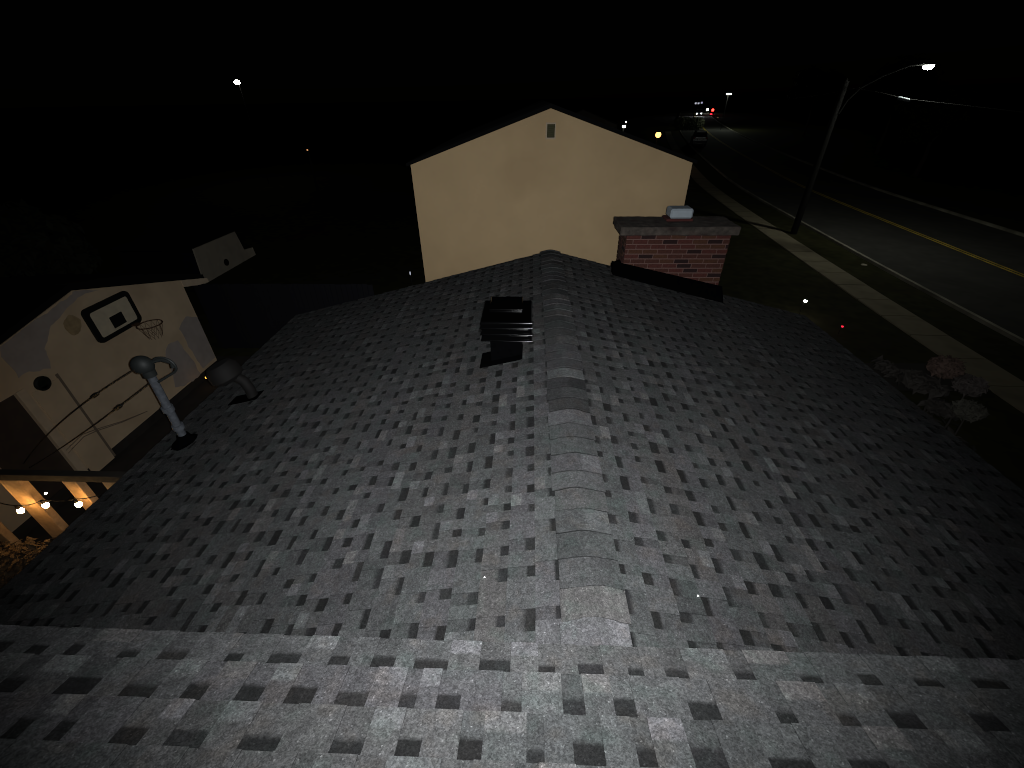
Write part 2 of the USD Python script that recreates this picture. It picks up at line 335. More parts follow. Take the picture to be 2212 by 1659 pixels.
# which tabs show largest: those in the picture, nearest first
def seen(p):
    d = p - np.array([0, 0, H]); z = d @ fw
    return z > .1 and abs(d @ rt / z) < 1.19 and abs(d @ up / z) < .90
for p in PIECES: p.append(seen(p[2].mean(0)) and (p[1] == 'up' or p[2].mean(0)[1] > .85))
order = sorted([p for p in PIECES if p[5]], key=lambda p: p[0])
single = set(id(p) for p in order[:300])
rest = {'low': [], 'up': []}
for p in PIECES:
    if id(p) in single: obj('shingle', (p[2], p[3]), 'shingle_granules', low if p[1] == 'low' else up_roof, tint=p[4])
    else: rest[p[1]].append(p)
for key, par in (('low', low), ('up', up_roof)):
    v, f = cat(*[(p[2], p[3]) for p in rest[key]])
    obj('shingle_field', (v, f), 'shingle_granules', par, tint=np.vstack([p[4] for p in rest[key]]), kind='stuff')

# ridge caps, bent over the ridge, butts towards the lens
yy = RY0 + .1; caps = []
while yy < RY1 - .02: caps.append(yy); yy += .148 * rng.uniform(.94, 1.06)
for i, y0 in enumerate(caps):
    y1 = min(y0 + .17, RY1 + .02); hw = .15 + rng.uniform(-.006, .006); sh_ = rng.uniform(-.006, .006)
    xs = np.linspace(-hw, hw, 13); prof = lambda x: -SL * (np.sqrt(x * x + .045 ** 2) - .045) - .16 * x * x * 4 * (abs(x) > 0) * .25
    v, t = [], []
    col = 1.1 * TONE['mid'] * rng.choice([.62, .8, .95, 1.05, 1.3], p=[.10, .20, .28, .24, .18]) * hue(); two = rng.random() < .45; xb = rng.uniform(-.06, .06); c2 = col * rng.choice([.72, 1.3, 1.55])
    lift = rng.uniform(.002, .010); wb = np.cumsum(rng.normal(0, .0022, 13)); wb -= np.linspace(wb[0], wb[-1], 13)
    for yv, h in ((y0, .0165 + lift), (y0 + .05, .0140 + lift * .5), (y1, .0085)):
        for x in xs:
            wob = wb[int(round((x + hw) / (2 * hw) * 12))] if yv == y0 else 0
            v.append((RX + sh_ + x, yv + wob, RZ + prof(x) + h)); t.append(c2 if two and x > xb else col)
    n = len(xs)
    for x in xs:
        v.append((RX + sh_ + x, y0 + .005 + wb[int(round((x + hw) / (2 * hw) * 12))], RZ + prof(x) + .008)); t.append(np.array([.0012] * 3))
    f = []
    for r in range(2):
        for j in range(n - 1): q = r * n + j; f.append((q, q + 1, q + n + 1, q + n))
    for j in range(n - 1): f.append((3 * n + j, 3 * n + j + 1, j + 1, j))
    vv = np.array(v); ff = np.array(f)
    # edges closed down to the roof
    e0 = len(vv); add = []
    for j in (0, n - 1):
        for r in range(3): add.append(vv[r * n + j] - np.array([0, 0, .016])); t.append(np.array([.010] * 3))
    vv = np.vstack([vv, add])
    fs = [(e0, e0 + 1, n, 0), (e0 + 1, e0 + 2, 2 * n, n), (n - 1, 2 * n - 1, e0 + 4, e0 + 3), (2 * n - 1, 3 * n - 1, e0 + 5, e0 + 4)]
    obj('ridge_cap', (vv, np.vstack([ff, np.array(fs)])), 'shingle_granules', low, tint=np.array(t))

# roof vent: black hood with four louvre lips on a neck
roofz = lambda x: RZ - SL * abs(x - RX)
hz = [Z(-1.635), Z(-1.692), Z(-1.752), Z(-1.813)]
X0, X1, Y0, Y1 = -.435, .026, 3.40, 3.90
vent = obj('roof_vent', cat(box(X0 + .03, X1 - .03, Y0 + .035, Y1 - .03, Z(-1.83), Z(-1.655), .008)), 'black_metal', house, label='black square louvred metal vent standing left of the ridge')
obj('vent_lid', cat(hull([(X0 + .008, Y0, Z(-1.66)), (X1 - .004, Y0, Z(-1.66)), (X0 + .002, Y1, Z(-1.66)), (X1 + .004, Y1, Z(-1.66)), (X0 + .012, Y0 + .006, Z(-1.632)), (X1 - .01, Y0 + .006, Z(-1.632)), (X0 + .012, Y1 - .02, Z(-1.632)), (X1 - .01, Y1 - .02, Z(-1.632))]),
    box(X0 + .065, X1 - .09, Y0 + .23, Y1 + .045, Z(-1.64), Z(-1.617), .006), tube([(X0 + .066, Y0 + .23, Z(-1.617)), (X1 - .091, Y0 + .23, Z(-1.617))], .0035, 10), tube([(X0 + .01, Y0 - .001, Z(-1.645)), (X1 - .002, Y0 - .001, Z(-1.645))], .0055, 10)), 'black_metal', vent, smooth=40)
for k, zz in enumerate(hz[1:]):
    o = -.003 * k
    lip = hull([(X0 + .012, Y0 + .03, zz + .03), (X1 - .012, Y0 + .03, zz + .03), (X0 - o, Y0 - .004, zz), (X1 + o * .3, Y0 - .004, zz), (X0 - o, Y1, zz), (X1, Y1, zz), (X0 + .012, Y1 - .01, zz + .03), (X1 - .012, Y1 - .01, zz + .03), (X0 - o, Y0 - .004, zz - .006), (X1, Y0 - .004, zz - .006), (X0, Y1, zz - .006), (X1, Y1, zz - .006)])
    hem = cat(lip, tube([(X0 - o, Y0 - .004, zz - .001), (X1 + .001, Y0 - .004, zz - .001)], .0055, 10))
    obj('louvre', hem, 'black_metal', vent, smooth=40)
nz = lambda x: roofz(x) + .0
obj('vent_neck', hull([(x, yv, zz) for x in (-.352, -.065) for yv in (3.45, 3.86) for zz in (nz(x) - .02, Z(-1.80))]), 'black_tar', vent)
obj('vent_flange', hull([(x, yv, roofz(x) + dz) for x in (-.455, -.06) for yv in (3.37, 3.64) for dz in (.010, .018)]), 'black_tar', vent)

# chimney of single bricks
CX0, CX1, CY0, CY1 = 1.325, 2.735, 6.10, 6.60
cbase = 3.2
chim = obj('chimney', box(CX0 + .006, CX1 - .006, CY0 + .006, CY1 - .006, cbase, Z(-1.60)), 'mortar', house, label='red brick chimney with a concrete crown at the far rake')
BL, BHh, MJ = .193, .057, .0105
ztop = Z(-1.603); row = 0; zz = ztop
bm = ['brick_red', 'brick_red', 'brick_brown', 'brick_brown', 'brick_orange', 'brick_dark']
while zz > Z(-2.62):
    z1_, z0_ = zz - MJ * .4, zz - BHh
    x = CX0 - (BL + MJ) * (0, .5, .25, .75)[row % 4] + 0
    while x < CX1 - .01:
        a, b = max(x, CX0), min(x + BL, CX1)
        if b - a > .03:
            j = rng.uniform(-.002, .003)
            top_here = roofz((a + b) / 2)
            if z1_ > top_here - .1:
                obj('brick', box(a, b, CY0 - j, CY0 + .05, z0_, z1_, .003), bm[rng.integers(0, 6)], chim)
        x += BL + MJ
    yv = CY0 + .056 + (0 if row % 2 else .05)
    while yv < CY1:
        b = min(yv + BL, CY1)
        if b - yv > .03: obj('brick', box(CX0 - rng.uniform(-.001, .003), CX0 + .05, yv, b, z0_, z1_, .003), bm[rng.integers(0, 6)], chim)
        yv += BL + MJ
    zz -= BHh + MJ; row += 1
cr = box(CX0 - .105, CX1 + .075, CY0 - .075, CY1 + .07, Z(-1.60), Z(-1.487), .012)
cr = trimesh.Trimesh(*trimesh.remesh.subdivide_to_size(cr.vertices, cr.faces, .06)); vv = np.array(cr.vertices)
vv += (np.stack([fbm(vv * 9 + k * 7, 3, k) for k in range(3)], 1) - .5) * .024; cr = trimesh.Trimesh(vv, cr.faces)
obj('chimney_crown', cr, 'crown_concrete', chim, smooth=40, label='weathered concrete crown slab')
obj('flue_base', box(1.90, 2.27, 6.345, 6.60, Z(-1.492), Z(-1.455), .01), 'clay', chim)
fl = cat(box(1.955, 2.25, 6.36, 6.575, Z(-1.456), Z(-1.335), .02), box(1.935, 2.265, 6.335, 6.60, Z(-1.385), Z(-1.340), .012))
obj('flue_cap', cat(box(1.945, 2.255, 6.35, 6.60, Z(-1.456), Z(-1.325), .022)), 'flue_metal', chim, label='pale metal flue cap')
# black flashing wrapped round the foot of the chimney
fx = np.linspace(CX0 - .12, CX1 + .06, 9); fp = []
obj('chimney_flashing', cat(hull([(x, yv, roofz(x) + dz) for x in (CX0 - .16, CX1 + .06) for yv, dz in ((5.93, .014), (5.93, .024), (CY0 - .004, .012), (CY0 - .004, .205 if x > 2 else .165), (CY0 - .03, .17 if x > 2 else .13))]),
    hull([(x, yv, roofz(x) + dz) for x in (CX0 - .12, CX0 - .004) for yv in (CY0, RY1) for dz in (.01, .06 if x < CX0 - .05 else .14)])), 'black_tar', chim, label='black tarred flashing')

# service mast with weatherhead
mx, my = -3.436, 3.148; mz = roofz(mx)
mt = np.array([mx + .02, my, Z(-2.03)])
mast = obj('service_mast', tube([(mx, my, mz - .05), (mx, my, mz + .1), tuple(mt)], .036, 16), 'galvanised', house, smooth=40, label='grey weathered service mast by the left eave')
obj('mast_boot', cat(lathe([(0, .10), (.052, .10), (.062, .06), (.10, .02), (.13, .0), (0, 0)], (mx, my, mz + .005)), hull([(x, yv, roofz(x) + dz) for x in (mx - .10, mx + .08) for yv in (my - .10, my + .08) for dz in (.012, .020)])), 'black_tar', mast)
for h in (.18, .40): obj('mast_coupling', lathe([(0, 0), (.050, 0), (.050, .05), (0, .05)], (mx + .004, my, mz + h)), 'galvanised', mast)
hc = mt + np.array([0, 0, .03])
hd = trimesh.creation.icosphere(3, 1.0); hd.vertices = np.array(hd.vertices) * np.array([.088, .078, .092]); hd.vertices[:, 2] = np.where(hd.vertices[:, 2] < -.05, -.05 + (hd.vertices[:, 2] + .05) * .3, hd.vertices[:, 2]); hd.apply_translation(hc + np.array([-.02, 0, .05]))
obj('weatherhead', cat(hd, lathe([(0, -.06), (.052, -.06), (.056, .03), (0, .03)], hc)), 'hood_grey', mast, smooth=50, label='rounded grey weatherhead')
loop = []
for t in np.linspace(0, 1, 18):
    a = math.pi * (1.15 - 1.45 * t); loop.append(hc + np.array([.15 + .10 * math.cos(a) , .03, .03 + .085 * math.sin(a)]))
obj('cable_loop', tube([hc + np.array([.03, .02, .06])] + loop[2:] + [hc + np.array([.05, -.01, -.12])], .011, 7), 'hood_grey', mast, smooth=40)
obj('cable_loop', tube([hc + np.array([.05, .03, .07]), hc + np.array([.13, .05, .08]), hc + np.array([.21, .05, .05]), hc + np.array([.2, .05, .0])], .016, 7), 'hood_grey', mast, smooth=40)
# rusty mushroom vent with an elbow
vx, vy = -3.08, 3.81; vz = roofz(vx)
mv = obj('flue_pipe_vent', tube([(vx, vy, vz - .02), (vx, vy, vz + .12), (vx - .03, vy, vz + .22), (vx - .13, vy, vz + .29), (vx - .22, vy, vz + .30)], .055, 14), 'rust_cap', house, smooth=40, label='dark rusty elbow vent pipe by the left eave')
obj('vent_cowl', lathe([(0, .11), (.12, .10), (.165, .04), (.17, -.06), (.13, -.10), (0, -.10)], (vx - .21, vy, vz + .33), (-.35, 0, 1)), 'rust_cap', mv, smooth=40)
obj('pipe_flange', hull([(x, yv, roofz(x) + dz) for x in (vx - .26, vx + .09) for yv in (vy - .09, vy + .08) for dz in (.012, .020)]), 'black_tar', mv)

# ------------------------------------------------------------------ next house: tan gable wall
ND = 11.0
nh = thing('neighbour_house', 'house with a plain tan gable wall and small louvred vent', 'house', (0.5, ND, 0))
NX0, NX1, NXR, NZE, NZR = -2.785, 3.642, .414, Z(-1.307), Z(-.231)
nw = obj('gable_wall', prism_y([(NX0, .0), (NX1, .0), (NX1, NZE), (NXR, NZR), (NX0, NZE + .012)], ND, ND + 9.), 'tan_stucco', nh)
ns = (NZR - NZE) / (NX1 - NXR)
ov = .10
obj('roof', prism_y([(NX0 - ov, NZE - ns * ov + .012), (NXR, NZR + .012), (NX1 + ov, NZE - ns * ov + .012), (NX1 + ov, NZE - ns * ov + .08), (NXR, NZR + .09), (NX0 - ov, NZE - ns * ov + .08)], ND - .015, ND + 9.2), 'roof_dark', nh)
gx_, gz0, gz1 = .429, Z(-.777), Z(-.520)
gv = obj('gable_vent', box(gx_ - .08, gx_ + .08, ND - .008, ND + .01, gz0, gz1), 'backboard_black', nh, label='small dark louvred vent near the peak')
for a in (box(gx_ - .115, gx_ - .085, ND - .03, ND - .002, gz0 - .03, gz1 + .03), box(gx_ + .085, gx_ + .105, ND - .03, ND - .002, gz0 - .03, gz1 + .03), box(gx_ - .085, gx_ + .085, ND - .031, ND - .002, gz0 - .03, gz0), box(gx_ - .085, gx_ + .085, ND - .031, ND - .002, gz1, gz1 + .03)):
    obj('vent_frame', a, 'pale_trim', gv)
for k in range(7):
    zz = gz0 + .010 + k * .036
    obj('vent_slat', hull([(x, yv, zz + dz) for x in (gx_ - .084, gx_ + .084) for yv, dz in ((ND - .03, 0), (ND - .03, .006), (ND - .009, .03), (ND - .009, .036))]), 'vent_slat', gv)

# ------------------------------------------------------------------ garage with basketball hoop
GX = -8.5
gar = thing('garage', 'tan garage with a patchy gable wall, facing the house across the yard', 'garage', (GX, 7.4, 0))
apexY, apexZ = 7.30, Z(-2.90)
rz = lambda yv: apexZ - (.29 * (yv - apexY) if yv > apexY else .215 * (apexY - yv))
gwl = obj('front_wall', prism_x([(5.66, .22), (9.80, .22), (9.80, rz(9.80)), (apexY, apexZ), (5.66, rz(5.66))], GX - 6, GX), 'garage_paint', gar)
obj('front_wall', prism_x([(2.0, .22), (4.70, .22), (4.70, Z(-3.99)), (5.66, Z(-3.99)), (5.66, rz(5.66)), (2.0, rz(2.0))], GX - 6, GX), 'garage_paint', gar)
obj('foundation', box(GX - 6, GX - .03, 2.0, 9.80, -.02, .22), 'driveway_dirt', gar)
obj('roof', prism_x([(1.2, rz(1.2) - .01), (apexY, apexZ), (10.6, rz(10.6)), (10.6, rz(10.6) + .10), (apexY, apexZ + .11), (1.2, rz(1.2) + .09)], GX - 6.3, GX - .02), 'roof_dark', gar)
obj('rake_board', prism_x([(9.80, rz(9.80) - .17), (9.80, rz(9.8) - .001), (10.65, rz(10.65)), (10.66, rz(10.66) - .11), (10.3, rz(10.3) - .16)], GX - .04, GX + .012), 'pale_trim', gar)
dr = obj('door', box(GX - .12, GX - .05, 4.702, 5.618, .04, Z(-3.992)), 'dark_door', gar, label='dark plain door under the gable')
obj('door_casing', box(GX - .1, GX + .025, 5.52, 5.66, .04, Z(-3.98), .006), 'pale_trim', gar)
obj('corner_board', box(GX + .001, GX + .02, 5.70, 6.19, .03, Z(-4.12), .004), 'garage_paint', gar)
obj('wall_groove', box(GX + .001, GX + .006, 6.19, 6.245, .05, Z(-4.05)), 'groove', gar)
from shapely.geometry import Polygon
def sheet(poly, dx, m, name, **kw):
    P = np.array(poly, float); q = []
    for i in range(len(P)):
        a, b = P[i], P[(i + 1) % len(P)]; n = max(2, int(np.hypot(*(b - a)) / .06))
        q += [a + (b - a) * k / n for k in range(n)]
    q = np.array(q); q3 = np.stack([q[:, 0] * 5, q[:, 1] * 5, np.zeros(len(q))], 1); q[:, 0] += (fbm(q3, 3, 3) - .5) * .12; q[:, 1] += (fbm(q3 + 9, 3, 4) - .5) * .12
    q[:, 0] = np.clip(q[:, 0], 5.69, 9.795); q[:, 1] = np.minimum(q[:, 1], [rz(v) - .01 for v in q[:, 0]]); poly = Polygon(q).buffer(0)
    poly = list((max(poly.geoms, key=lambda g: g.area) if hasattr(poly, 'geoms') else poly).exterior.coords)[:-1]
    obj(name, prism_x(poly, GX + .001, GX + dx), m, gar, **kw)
ar = [(8.39 + .30 * (1 - math.cos(a)), Z(-5.12) + .36 * math.sin(a)) for a in np.linspace(0, math.pi / 2, 8)]  # flat grey areas with ragged outlines, just proud of the tan wall
sheet([(8.25, Z(-5.70)), (8.33, Z(-5.45)), *ar, (8.92, Z(-4.79)), (9.05, Z(-5.35)), (9.10, Z(-5.86)), (8.55, Z(-5.86))], .004, 'grey_wall', 'grey_patch', label='grey patch with a rounded corner')
sheet([(9.10, Z(-4.60)), (9.50, Z(-4.45)), (9.797, Z(-4.62)), (9.797, Z(-5.80)), (9.22, Z(-5.80)), (9.16, Z(-5.2))], .0035, 'grey_wall', 'grey_patch')
sheet([(5.69, rz(5.69) - .02), (6.5, rz(6.5) - .02), (apexY, apexZ - .02), (7.75, rz(7.75) - .03), (7.3, rz(7.3) - .16), (6.6, rz(6.6) - .24), (6.30, Z(-3.55)), (6.22, Z(-3.95)), (5.9, Z(-3.8)), (5.69, Z(-3.8))], .0045, 'grey_wall', 'grey_patch')
n_ = 15; cc = [(6.95 + (.15 + .03 * math.sin(3 * a + 1)) * math.cos(a), Z(-3.44) + (.19 + .03 * math.sin(2 * a)) * math.sin(a)) for a in np.linspace(0, 2 * math.pi, n_, endpoint=False)]
sheet(cc, .006, 'brown_stain', 'stain_patch', label='brown stain beside the backboard')
obj('round_vent', lathe([(0, 0), (.13, 0), (.13, .03), (.10, .045), (.09, .02), (0, .02)], (GX, 5.935, Z(-4.065)), (1, 0, 0)), 'backboard_black', gar, label='round dark wall vent')
# two thin lines, darker than the wall, running along it
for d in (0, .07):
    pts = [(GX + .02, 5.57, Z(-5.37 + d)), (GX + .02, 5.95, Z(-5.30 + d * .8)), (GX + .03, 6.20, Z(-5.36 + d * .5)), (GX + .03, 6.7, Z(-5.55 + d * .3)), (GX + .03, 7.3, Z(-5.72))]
    obj('wall_line', tube(pts, .008, 6), 'groove', gar)
# basketball hoop
BX = -8.28; sc = -BX / 8.5
by = lambda v: v * sc
bbr = thing('basketball_hoop', 'basketball backboard with black border and hoop on the garage gable', 'basketball hoop', (GX, 7.6, Z(-3.6)))
by0, by1, bz0, bz1 = by(7.22), by(8.335), Z(-4.00 * sc), Z(-3.285 * sc)
def rrect(a0, a1, b0, b1, r, n=5):
    o = []
    for cx, cy, s in ((a1 - r, b1 - r, 0), (a0 + r, b1 - r, 1), (a0 + r, b0 + r, 2), (a1 - r, b0 + r, 3)):
        for k in range(n + 1): t = (s + k / n) * math.pi / 2; o.append((cx + r * math.cos(t), cy + r * math.sin(t)))
    return o
from shapely.geometry import Polygon
def ring_x(outer, inner, x0, x1):
    m = trimesh.creation.extrude_polygon(Polygon(outer, [inner]), 1.0, engine='earcut'); v = np.array(m.vertices)
    m = trimesh.Trimesh(np.stack([x0 + (x1 - x0) * v[:, 2], v[:, 0], v[:, 1]], 1), m.faces, process=False); m.fix_normals(); return m
obj('board', prism_x(rrect(by0 + .01, by1 - .01, bz0 + .01, bz1 - .01, .08), BX - .03, BX), 'backboard_face', bbr)
obj('board_border', ring_x(rrect(by0, by1, bz0, bz1, .10), rrect(by0 + .105, by1 - .085, bz0 + .085, bz1 - .10, .05), BX - .034, BX + .012), 'backboard_black', bbr)
obj('target_square', prism_x(rrect(by(7.66), by(7.97), Z(-3.86 * sc), Z(-3.62 * sc), .01), BX + .001, BX + .006), 'backboard_black', bbr)
obj('bracket', cat(box(GX + .006, BX - .036, by(7.6), by(7.65), Z(-3.7), Z(-3.4)), box(GX + .006, BX - .036, by(7.95), by(8.0), Z(-3.7), Z(-3.4))), 'black_metal', bbr)
rc = np.array([BX + .36, 7.86, Z(-3.86)]); aa = np.linspace(0, 2 * math.pi, 33)
obj('rim', cat(tube([rc + np.array([.225 * math.cos(a), .225 * math.sin(a), 0]) for a in aa], .012, 7, False), box(BX + .012, BX + .14, rc[1] - .06, rc[1] + .06, rc[2] - .02, rc[2] + .012)), 'rim_rust', bbr, smooth=40)
net = []
for k in range(12):
    a = k * math.pi / 6
    for s in (1, -1):
        net.append(tube([rc + np.array([(.22 - .10 * t) * math.cos(a + s * .55 * t), (.22 - .10 * t) * math.sin(a + s * .55 * t), -.30 * t]) for t in np.linspace(0, 1, 5)], .0035, 4, False))
obj('net', cat(*net), 'net', bbr)
# service wires from the mast across to the garage
def wire(a, b, s, r, label, bulge):
    p = sag(a, b, s, 24); t = thing('service_wire', label, 'wire', a)
    obj('cable', tube(p, r, 6), 'cable', t, smooth=40)
    i = bulge; d = p[i + 1] - p[i - 1]; d /= np.linalg.norm(d)
    obj('splice_sleeve', tube([p[i] - d * .13, p[i] - d * .09, p[i] + d * .06, p[i] + d * .10], [.011, .021, .021, .011], 8), 'backboard_black', t, smooth=40)
wire(hc + np.array([-.09, .0, .02]), (-8.46, 4.95, Z(-5.02)), -.10, .0085, 'upper black service wire from the grey mast to the garage', 5)
wire(hc + np.array([-.03, .0, -.13]), (-8.46, 4.97, Z(-5.14)), .03, .0085, 'lower black service wire sagging below the other from the mast', 4)

# ------------------------------------------------------------------ shed, fence, pergola, string lights
shed = thing('shed', 'small flat grey-tan shed wall beyond the garage with one dark hole', 'shed', (-13, 18, 0))
SX = -13.
obj('wall', prism_x([(16.1, .0), (19.9, .0), (19.86, Z(-5.74)), (19.2, Z(-5.66)), (19.0, Z(-4.80)), (16.25, Z(-4.75))], SX - .06, SX), 'shed_paint', shed)
obj('side_wall', box(SX - 3, SX - .07, 16.15, 18.95, 0, Z(-4.86)), 'fence_blue', shed)
obj('roof', prism_x([(16.0, Z(-4.74)), (19.0, Z(-4.79)), (19.0, Z(-4.72)), (16.0, Z(-4.67))], SX - 3.1, SX - .03), 'roof_dark', shed)
obj('vent_hole', lathe([(0, 0), (.14, 0), (.14, .03), (.1, .03), (.1, .012), (0, .012)], (SX, 17.73, Z(-5.76)), (1, 0, 0)), 'backboard_black', shed)
fen = thing('fence', 'low dark blue board fence running right from the garage', 'fence', (-8, 10.8, 0))
x = -9.1
while x < -4.2:
    obj('board', box(x, x + .138, 10.8, 10.825, .04, Z(-4.10) + rng.uniform(-.012, .012), .004), 'fence_blue', fen); x += .145
for x in (-9.0, -6.9, -4.8): obj('post', box(x, x + .09, 10.826, 10.916, 0, Z(-4.2)), 'fence_blue', fen)
PY = 3.40
per = thing('pergola', 'timber pergola beam on posts lit by warm bulbs beside the garage', 'pergola', (-6, PY, 0))
obj('beam', box(-8.0, -4.55, PY, PY + .09, Z(-3.745), Z(-3.64), .006), 'timber_dark', per)
for x0, x1 in ((-6.36, -6.12), (-5.56, -5.39), (-5.06, -4.90), (-7.2, -7.04)):
    obj('post', box(x0, x1, PY + .01, PY + .10, 0, Z(-3.75), .006), 'timber', per)
sl = thing('string_lights', 'string of glowing warm bulbs hung under the pergola beam', 'string lights', (-6, PY, Z(-3.9)))
bp = [(-6.50, PY - .12, Z(-4.00)), (-6.19, PY - .12, Z(-4.13)), (-5.80, PY - .12, Z(-4.02)), (-5.37, PY - .12, Z(-3.99))]
cp = []
for a, b in zip([(-7.2, PY - .12, Z(-3.82))] + bp, bp + [(-4.9, PY - .12, Z(-3.85))]):
    cp += list(sag(np.array(a) + (0, 0, .085), np.array(b) + (0, 0, .085), .03, 6)[:-1])
obj('cord', tube(cp, .006, 5), 'cable', sl)
for b in bp:
    obj('bulb', lathe([(0, -.042), (.022, -.036), (.034, -.012), (.03, .014), (.016, .034), (0, .036)], b, n=14), 'bulb_warm', sl, smooth=True)
    obj('socket', lathe([(0, .034), (.017, .034), (.017, .08), (0, .08)], b, n=10), 'cable', sl)
obj('bulb', ball((-5.77, PY - .06, Z(-3.885)), .014, 1), 'bulb_warm', sl, smooth=True)

# ------------------------------------------------------------------ plants
def leaves(centres, radii, n, size, seed, flat=.5):
    r = np.random.default_rng(seed); cs = np.array(centres, float); k = r.integers(0, len(cs), n)
    d = r.normal(size=(n, 3)); d /= np.linalg.norm(d, axis=1, keepdims=True); q = r.uniform(.35, 1, n)[:, None] ** .6
    c = cs[k] + d * q * np.array(radii)[k]
    nrm = d * .8 + r.normal(size=(n, 3)) * .6 + np.array([0, 0, flat]); nrm /= np.linalg.norm(nrm, axis=1, keepdims=True)
    a = np.cross(nrm, r.normal(size=(n, 3))); a /= np.linalg.norm(a, axis=1, keepdims=True); b = np.cross(nrm, a)
    s = size * r.uniform(.6, 1.3, n)[:, None]
    v = np.stack([c - a * s, c + b * s * .45 + nrm * s * .12, c + a * s, c - b * s * .45 + nrm * s * .12], 1).reshape(-1, 3)
    i = np.arange(n) * 4; return v, np.vstack([np.stack([i, i + 1, i + 2], 1), np.stack([i, i + 2, i + 3], 1)])
sb = (4.75, 4.05, 0.)
hyd = thing('flowering_shrub', 'tall shrub with faded pinkish and grey flower heads at the right eave', 'shrub', sb)
rsb = [((4.62, 4.25, Z(-2.56)), .155, 'petal_pink', 'pink'), ((4.62, 3.92, Z(-2.58)), .13, 'petal_violet', 'violet'), ((4.6, 3.76, Z(-2.79)), .13, 'petal_green', 'pale green')]
stems = []
for c, r, m, nm in rsb: stems.append(tube([(sb[0], sb[1], 0), (sb[0] + .05, sb[1] + .02, 1.6), (np.array(c) + (.05, 0, -.5)), np.array(c)], [.03, .022, .01, .006], 6))
obj('stem', cat(*stems), 'leaf_grey', hyd)
for c, r, m, nm in rsb: obj('flower_head', leaves([c], [(r, r, r * .75)], 700, .034, int(r * 1000) + len(nm), .2), m, hyd, label=f'faded {nm} flower head')
obj('foliage', leaves([(4.6, 4.02, Z(-2.95)), (4.62, 4.5, Z(-2.9)), (4.65, 4.9, Z(-3.0)), (4.75, 4.1, Z(-3.5)), (4.8, 4.3, Z(-4.3)), (4.55, 4.25, Z(-2.78))], [(.16, .16, .07), (.12, .26, .07), (.1, .3, .05), (.4, .5, .4), (.5, .6, .8), (.1, .25, .05)], 700, .065, 3), 'leaf_grey', hyd)
ysh = thing('yellow_shrub', 'shrub with yellow-green leaves at the right edge of the roof', 'shrub', (4.75, 2.35, 0))
obj('stem', tube([(4.75, 2.35, 0), (4.72, 2.4, 1.5), (4.55, 2.42, Z(-3.0))], [.03, .02, .008], 6), 'bark', ysh)
obj('foliage', leaves([(4.52, 2.4, Z(-2.95)), (4.75, 2.35, Z(-3.6))], [(.12, .14, .12), (.35, .4, .5)], 300, .05, 5), 'leaf_yellow', ysh)
bsh = thing('bush', 'brown leafed bush under the string lights', 'bush', (-5.8, 2.95, 0))
obj('stem', cat(*[tube([(-5.8, 2.95, 0), (-5.8 + dx * .5, 2.95, .9), (-5.8 + dx, 2.95, 1.6)], [.04, .025, .01], 6) for dx in (-.7, -.2, .3, .8)]), 'bark', bsh)
obj('foliage', leaves([(-5.75, 2.95, Z(-4.72)), (-6.3, 2.98, Z(-4.85)), (-5.25, 2.95, Z(-4.68)), (-5.8, 2.95, 1.0), (-6.9, 3.0, Z(-4.9))], [(.38, .32, .34), (.42, .32, .36), (.35, .3, .30), (.9, .4, .7), (.5, .3, .4)], 3600, .055, 6), 'leaf_brown', bsh)
def tree(x, y, h, cr, seed, label, m='leaf_dark', group=None, n=2200, trunk=.18):
    r = np.random.default_rng(seed); t = thing('tree', label, 'tree', (x, y, 0), group)
    limbs = [tube([(x, y, -.1), (x + .1, y, h * .25), (x - .05, y + .1, h * .55), (x, y, h * .8)], [trunk, trunk * .75, trunk * .5, trunk * .2], 8)]
    cs, rs = [], []
    for k in range(9):
        a = r.uniform(0, 6.28); q = r.uniform(.25, .8) * cr; c = (x + q * math.cos(a), y + q * math.sin(a), h * r.uniform(.5, .92)); cs.append(c); s = r.uniform(.4, .62) * cr; rs.append((s, s, s * .7))
        limbs.append(tube([(x, y, h * .4), ((x + c[0]) / 2, (y + c[1]) / 2, (h * .4 + c[2]) / 2 + .2), c], [trunk * .4, trunk * .25, trunk * .08], 5))
    obj('trunk', cat(*limbs), 'bark', t); obj('crown', leaves(cs, rs, n, cr * .085, seed + 1), m, t)
tree(-14.2, 10.2, 4.6, 2.1, 11, 'dark rounded tree rising behind the garage roof', 'leaf', n=3000)
for i, (x, y, h, c, lb) in enumerate(((33, 20, 7, 3.2, 'dark tree across the street at the far right of the view'), (36, 33, 8, 3.4, 'dark tree across the street to the right of the street lamp'), (33, 42, 6, 2.6, 'smaller dark tree across the street left of the lamp pole'), (40, 58, 9, 3.6, 'tall dark tree across the street beyond the lamp pole'), (44, 82, 9, 3.8, 'farthest dark tree across the street'))):
    tree(x, y, h, c, 20 + i, lb)
for i, (x, y, c, lb) in enumerate(((29.5, 17.5, 1.2, 'low shrub across the street near the right edge of the view'), (31, 26, 1.0, 'low shrub across the street behind the lamp pole'))):
    t = thing('low_shrub', lb, 'shrub', (x, y, 0)); obj('stem', tube([(x, y, 0), (x, y, c)], [.05, .03], 6), 'bark', t)
    obj('foliage', leaves([(x, y, c * .7), (x + .7, y + .3, c * .5), (x - .6, y - .4, c * .5)], [(c, c, c * .7)] * 3, 900, .1, 40 + i), 'leaf', t)
lb_ = thing('round_bush', 'wide pale green bush on the verge beyond the parked car', 'bush', (31.2, 101, 0))
obj('stem', tube([(31.2, 101, 0), (31.2, 101, 1.2)], [.1, .06], 6), 'bark', lb_)
obj('foliage', leaves([(31.2 + dx, 101 + dy, 1.1) for dx, dy in ((-1.6, 0), (-.5, .4), (.6, -.3), (1.7, 0))], [(1.3, 1.2, 1.2)] * 4, 3000, .18, 50), 'leaf_pale', lb_)

